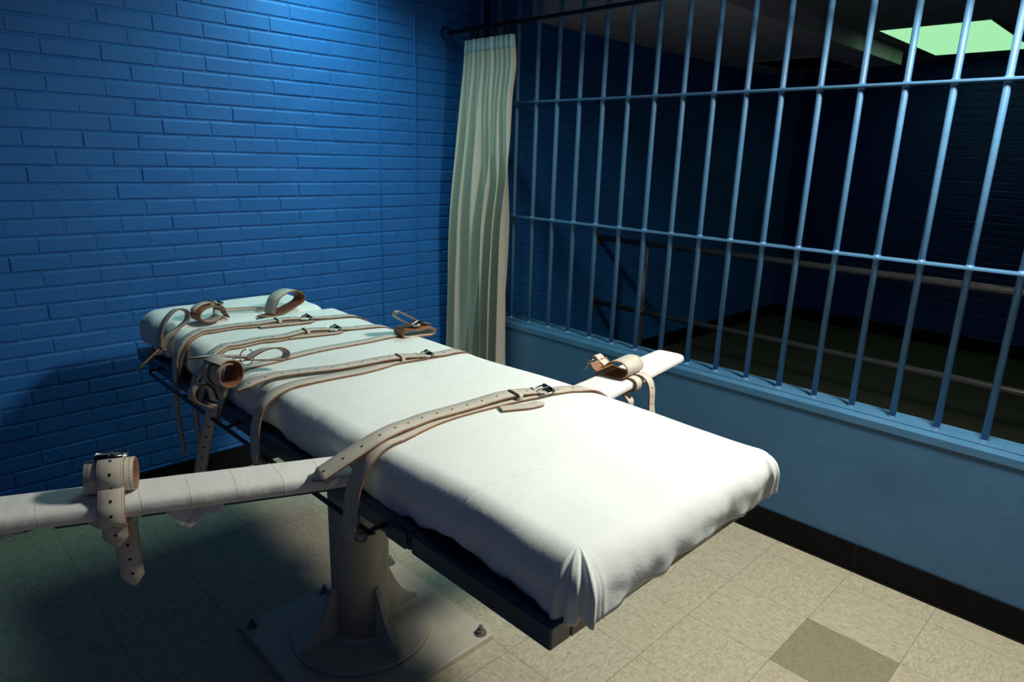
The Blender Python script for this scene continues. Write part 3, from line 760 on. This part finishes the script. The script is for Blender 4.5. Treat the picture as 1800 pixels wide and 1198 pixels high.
ribbon('hanging_tail', t, curl_pts(O+ax*.035, si, Z, [(.0, .004), (.045, .006), (.072, .003), (.090, -.014), (.098, -.040), (.100, -.070), (.102, -.100), (.110, -.140), (.114, -.165)]), .038, wd=ax, tip=.02, holes=(.03, .15, .026))
ribbon('wrap', t, curl_pts(O+ax*-.01, si, Z, [(.02, .004), (.058, .003), (.071, -.006), (.073, -.020), (.066, -.034), (.045, -.040), (.0, -.041), (-.06, -.040), (-.072, -.03), (-.074, -.015), (-.070, 0), (-.04, .004)]), .036, wd=ax)
ribbon('under_tip', t, curl_pts(O+ax*-.03, si, Z, [(.02, -.044), (.04, -.050), (.058, -.066), (.066, -.086)]), .034, wd=ax, tip=.016, holes=(.03, .04, .03))

# left side cuff with its ring, loop and tail
t = thing('side_cuff', 'rolled brown-lined cuff with ring, loop and pointed tail on the left edge of the mattress', 'cuff', (-1.85, .71, .93))
ax = Vector((1, .18, 0)).normalized(); si = Vector((-.18, 1, 0)).normalized()
O = Vector((-1.868, .700, .962))
ribbon('cuff', t, curl_pts(O, si, Z, [(.031*math.cos(a)*(1+.03*k), .030*math.sin(a)*(1+.03*k)) for k, a in [(k, math.radians(70+k*30)) for k in range(15)]]), .085, th=.005, wd=ax, inner=True, flip=-1)
ribbon('band', t, curl_pts(O-ax*.02, si, Z, [(.03, .026)]+arc(0, 0, .042, .039, 30, 250, 10)+[(-.004, -.055), (.004, -.085)]), .034, wd=ax, flip=-1)
K = Vector((-1.845, .762, .996))
ribbon('loop', t, [K, K+Vector((.018, .045, .022)), K+Vector((.030, .085, .022)), K+Vector((.036, .105, .006)), K+Vector((.032, .090, -.012)), K+Vector((.014, .045, -.010)), K+Vector((-.006, -.002, -.006))], .030, th=.004, wd=(.95, .30, .15))
ribbon('tail', t, [K+Vector((-.002, .004, .004)), K+Vector((-.035, -.040, .006)), K+Vector((-.075, -.085, .004)), K+Vector((-.115, -.120, -.006))], .030, th=.004, wd=(.8, -.6, .1), tip=.05)
bm = bmesh.new(); tube(bm, [K+Vector((-.004, .004+.020*math.cos(a), .002+.024*math.sin(a))) for a in [i*PI/5 for i in range(10)]], .0018, n=8, closed=True); tube(bm, [K+Vector((.02*math.cos(a)-.02, -.012+.018*math.sin(a), -.006)) for a in [i*PI/5 for i in range(10)]], .0026, n=8, closed=True)
o = finish('ring', bm, M_steel, t); o['label'] = 'steel wire rings'

t = thing('side_strap', 'short looped strap clipped below the left side cuff, tail hanging free', 'strap', (-1.93, .68, .88))
ribbon('loop', t, curl_pts((-1.885, .640, .905), (-.25, .97, 0), Z, [(.040, -.032), (.034, .002), (.016, .024), (-.010, .026), (-.026, .008), (-.020, -.014), (.004, -.034), (.030, -.050)]), .030, th=.0045, wd=(.96, .28, 0))
ribbon('tail', t, [(-1.89, .676, .866), (-1.90, .668, .820), (-1.912, .655, .76), (-1.925, .640, .68), (-1.935, .625, .60)], .036, wd=(.65, .60, .1), tip=.02, holes=(.03, .22, .034))
bm = bmesh.new(); tube(bm, [(-1.890+.022*math.cos(a), .672+.01*math.sin(a), .850+.004*math.sin(a)) for a in [i*PI/5 for i in range(10)]], .0018, n=8, closed=True)
finish('clip', bm, M_steel, t)

# right side cuff
t = thing('side_cuff', 'flattened cuff with upright strap loop and buckle on the right edge of the mattress', 'cuff', (-1.90, 1.36, .97))
O = Vector((-1.885, 1.385, .953)); ax = Vector((.98, -.18, 0)).normalized(); si = Vector((.18, .98, 0))
ribbon('cuff', t, curl_pts(O, si, Z, [(-.060, .026), (-.058, .010), (-.030, .004), (.02, .004), (.050, .004), (.066, .012), (.062, .026), (.030, .030), (-.005, .028), (-.040, .032), (-.055, .026)]), .075, th=.005, wd=ax, inner=True, flip=1)
K = O+Vector((0, 0, .040))
ribbon('loop', t, [K+Vector((.0, .064, -.006)), K+Vector((-.002, .02, .010)), K+Vector((-.006, -.03, .038)), K+Vector((-.008, -.064, .056)), K+Vector((-.008, -.078, .044)), K+Vector((-.005, -.06, .028)), K+Vector((0, -.02, .004)), K+Vector((0, .01, -.006))], .034, th=.004, wd=(.95, -.2, .1))
buckle(t, K+Vector((.012, -.005, .006)), (0, 1, .1), (1, 0, 0), .034, .036)

# cuff on the pillow, with its buckle
t = thing('pillow_cuff', 'rolled cuff with dark buckle lying in the gap before the pillow', 'cuff', (-2.47, .92, .97))
O = Vector((-2.460, .89, .998)); ax = Vector((.93, .22, 0)).normalized(); si = Vector((-.22, .93, 0)).normalized()
ribbon('cuff', t, curl_pts(O, si, Z, [(.040, .006)]+arc(0, 0, .050, .028, 20, 330, 16)+[(.030, -.026)]), .060, th=.005, wd=ax, inner=True, flip=1)
ribbon('outer_band', t, curl_pts(O-ax*.008, si, Z, [(-.05, .012)]+arc(.0, .003, .056, .034, 150, 35, 8)+[(.062, .010), (.070, -.010), (.082, -.030)]), .034, th=.0045, wd=ax, inner=True, flip=1)
buckle(t, O+si*.030+Vector((0, 0, .036)), si+Vector((0, 0, -.5)), ax, .034, .034)

# neck strap with the tall loop
t = thing('neck_strap', 'tall open strap loop standing on the right of the pillow with thin band leading left', 'strap', (-2.47, 1.18, .97))
O = Vector((-2.455, 1.185, .982)); ax = Vector((.93, .20, 0)).normalized(); si = Vector((-.20, .93, 0)).normalized()
ribbon('loop', t, curl_pts(O, si, Z, [(-.075, -.012), (-.064, .020), (-.045, .048), (-.005, .064), (.040, .062), (.068, .042), (.064, .018), (.030, .004), (-.02, -.008), (-.07, -.018), (-.11, -.022)]), .066, th=.0045, wd=ax, inner=True, flip=1)
ribbon('band', t, [(-2.50, 1.125, .974), (-2.525, 1.08, .978), (-2.545, 1.02, .978), (-2.545, .97, .984), (-2.515, .93, .99)], .016, th=.004, wd=(.3, 0, 1))

# corner loop strap left of the pillow
t = thing('shoulder_strap', 'looped strap at the left corner of the pillow, tail pointing down and outward', 'strap', (-2.42, .72, .95))
ribbon('loop', t, [(-2.375, .690, .915), (-2.405, .705, .955), (-2.43, .735, 1.000), (-2.44, .775, 1.030), (-2.43, .805, 1.022), (-2.415, .800, .995), (-2.40, .765, .975), (-2.385, .725, .955), (-2.37, .700, .925), (-2.362, .682, .900)], .042, th=.0045, wd=(.95, .05, .15))
ribbon('tail', t, [(-2.368, .688, .918), (-2.380, .660, .890), (-2.395, .640, .868), (-2.405, .618, .850)], .034, th=.0045, wd=(.8, -.6, .3), tip=.03)
bm = bmesh.new(); tube(bm, [(-2.372+.024*math.cos(a), .692+.018*math.sin(a), .912+.01*math.sin(a)) for a in [i*PI/5 for i in range(10)]], .0018, n=8, closed=True); finish('clip', bm, M_steel, t)
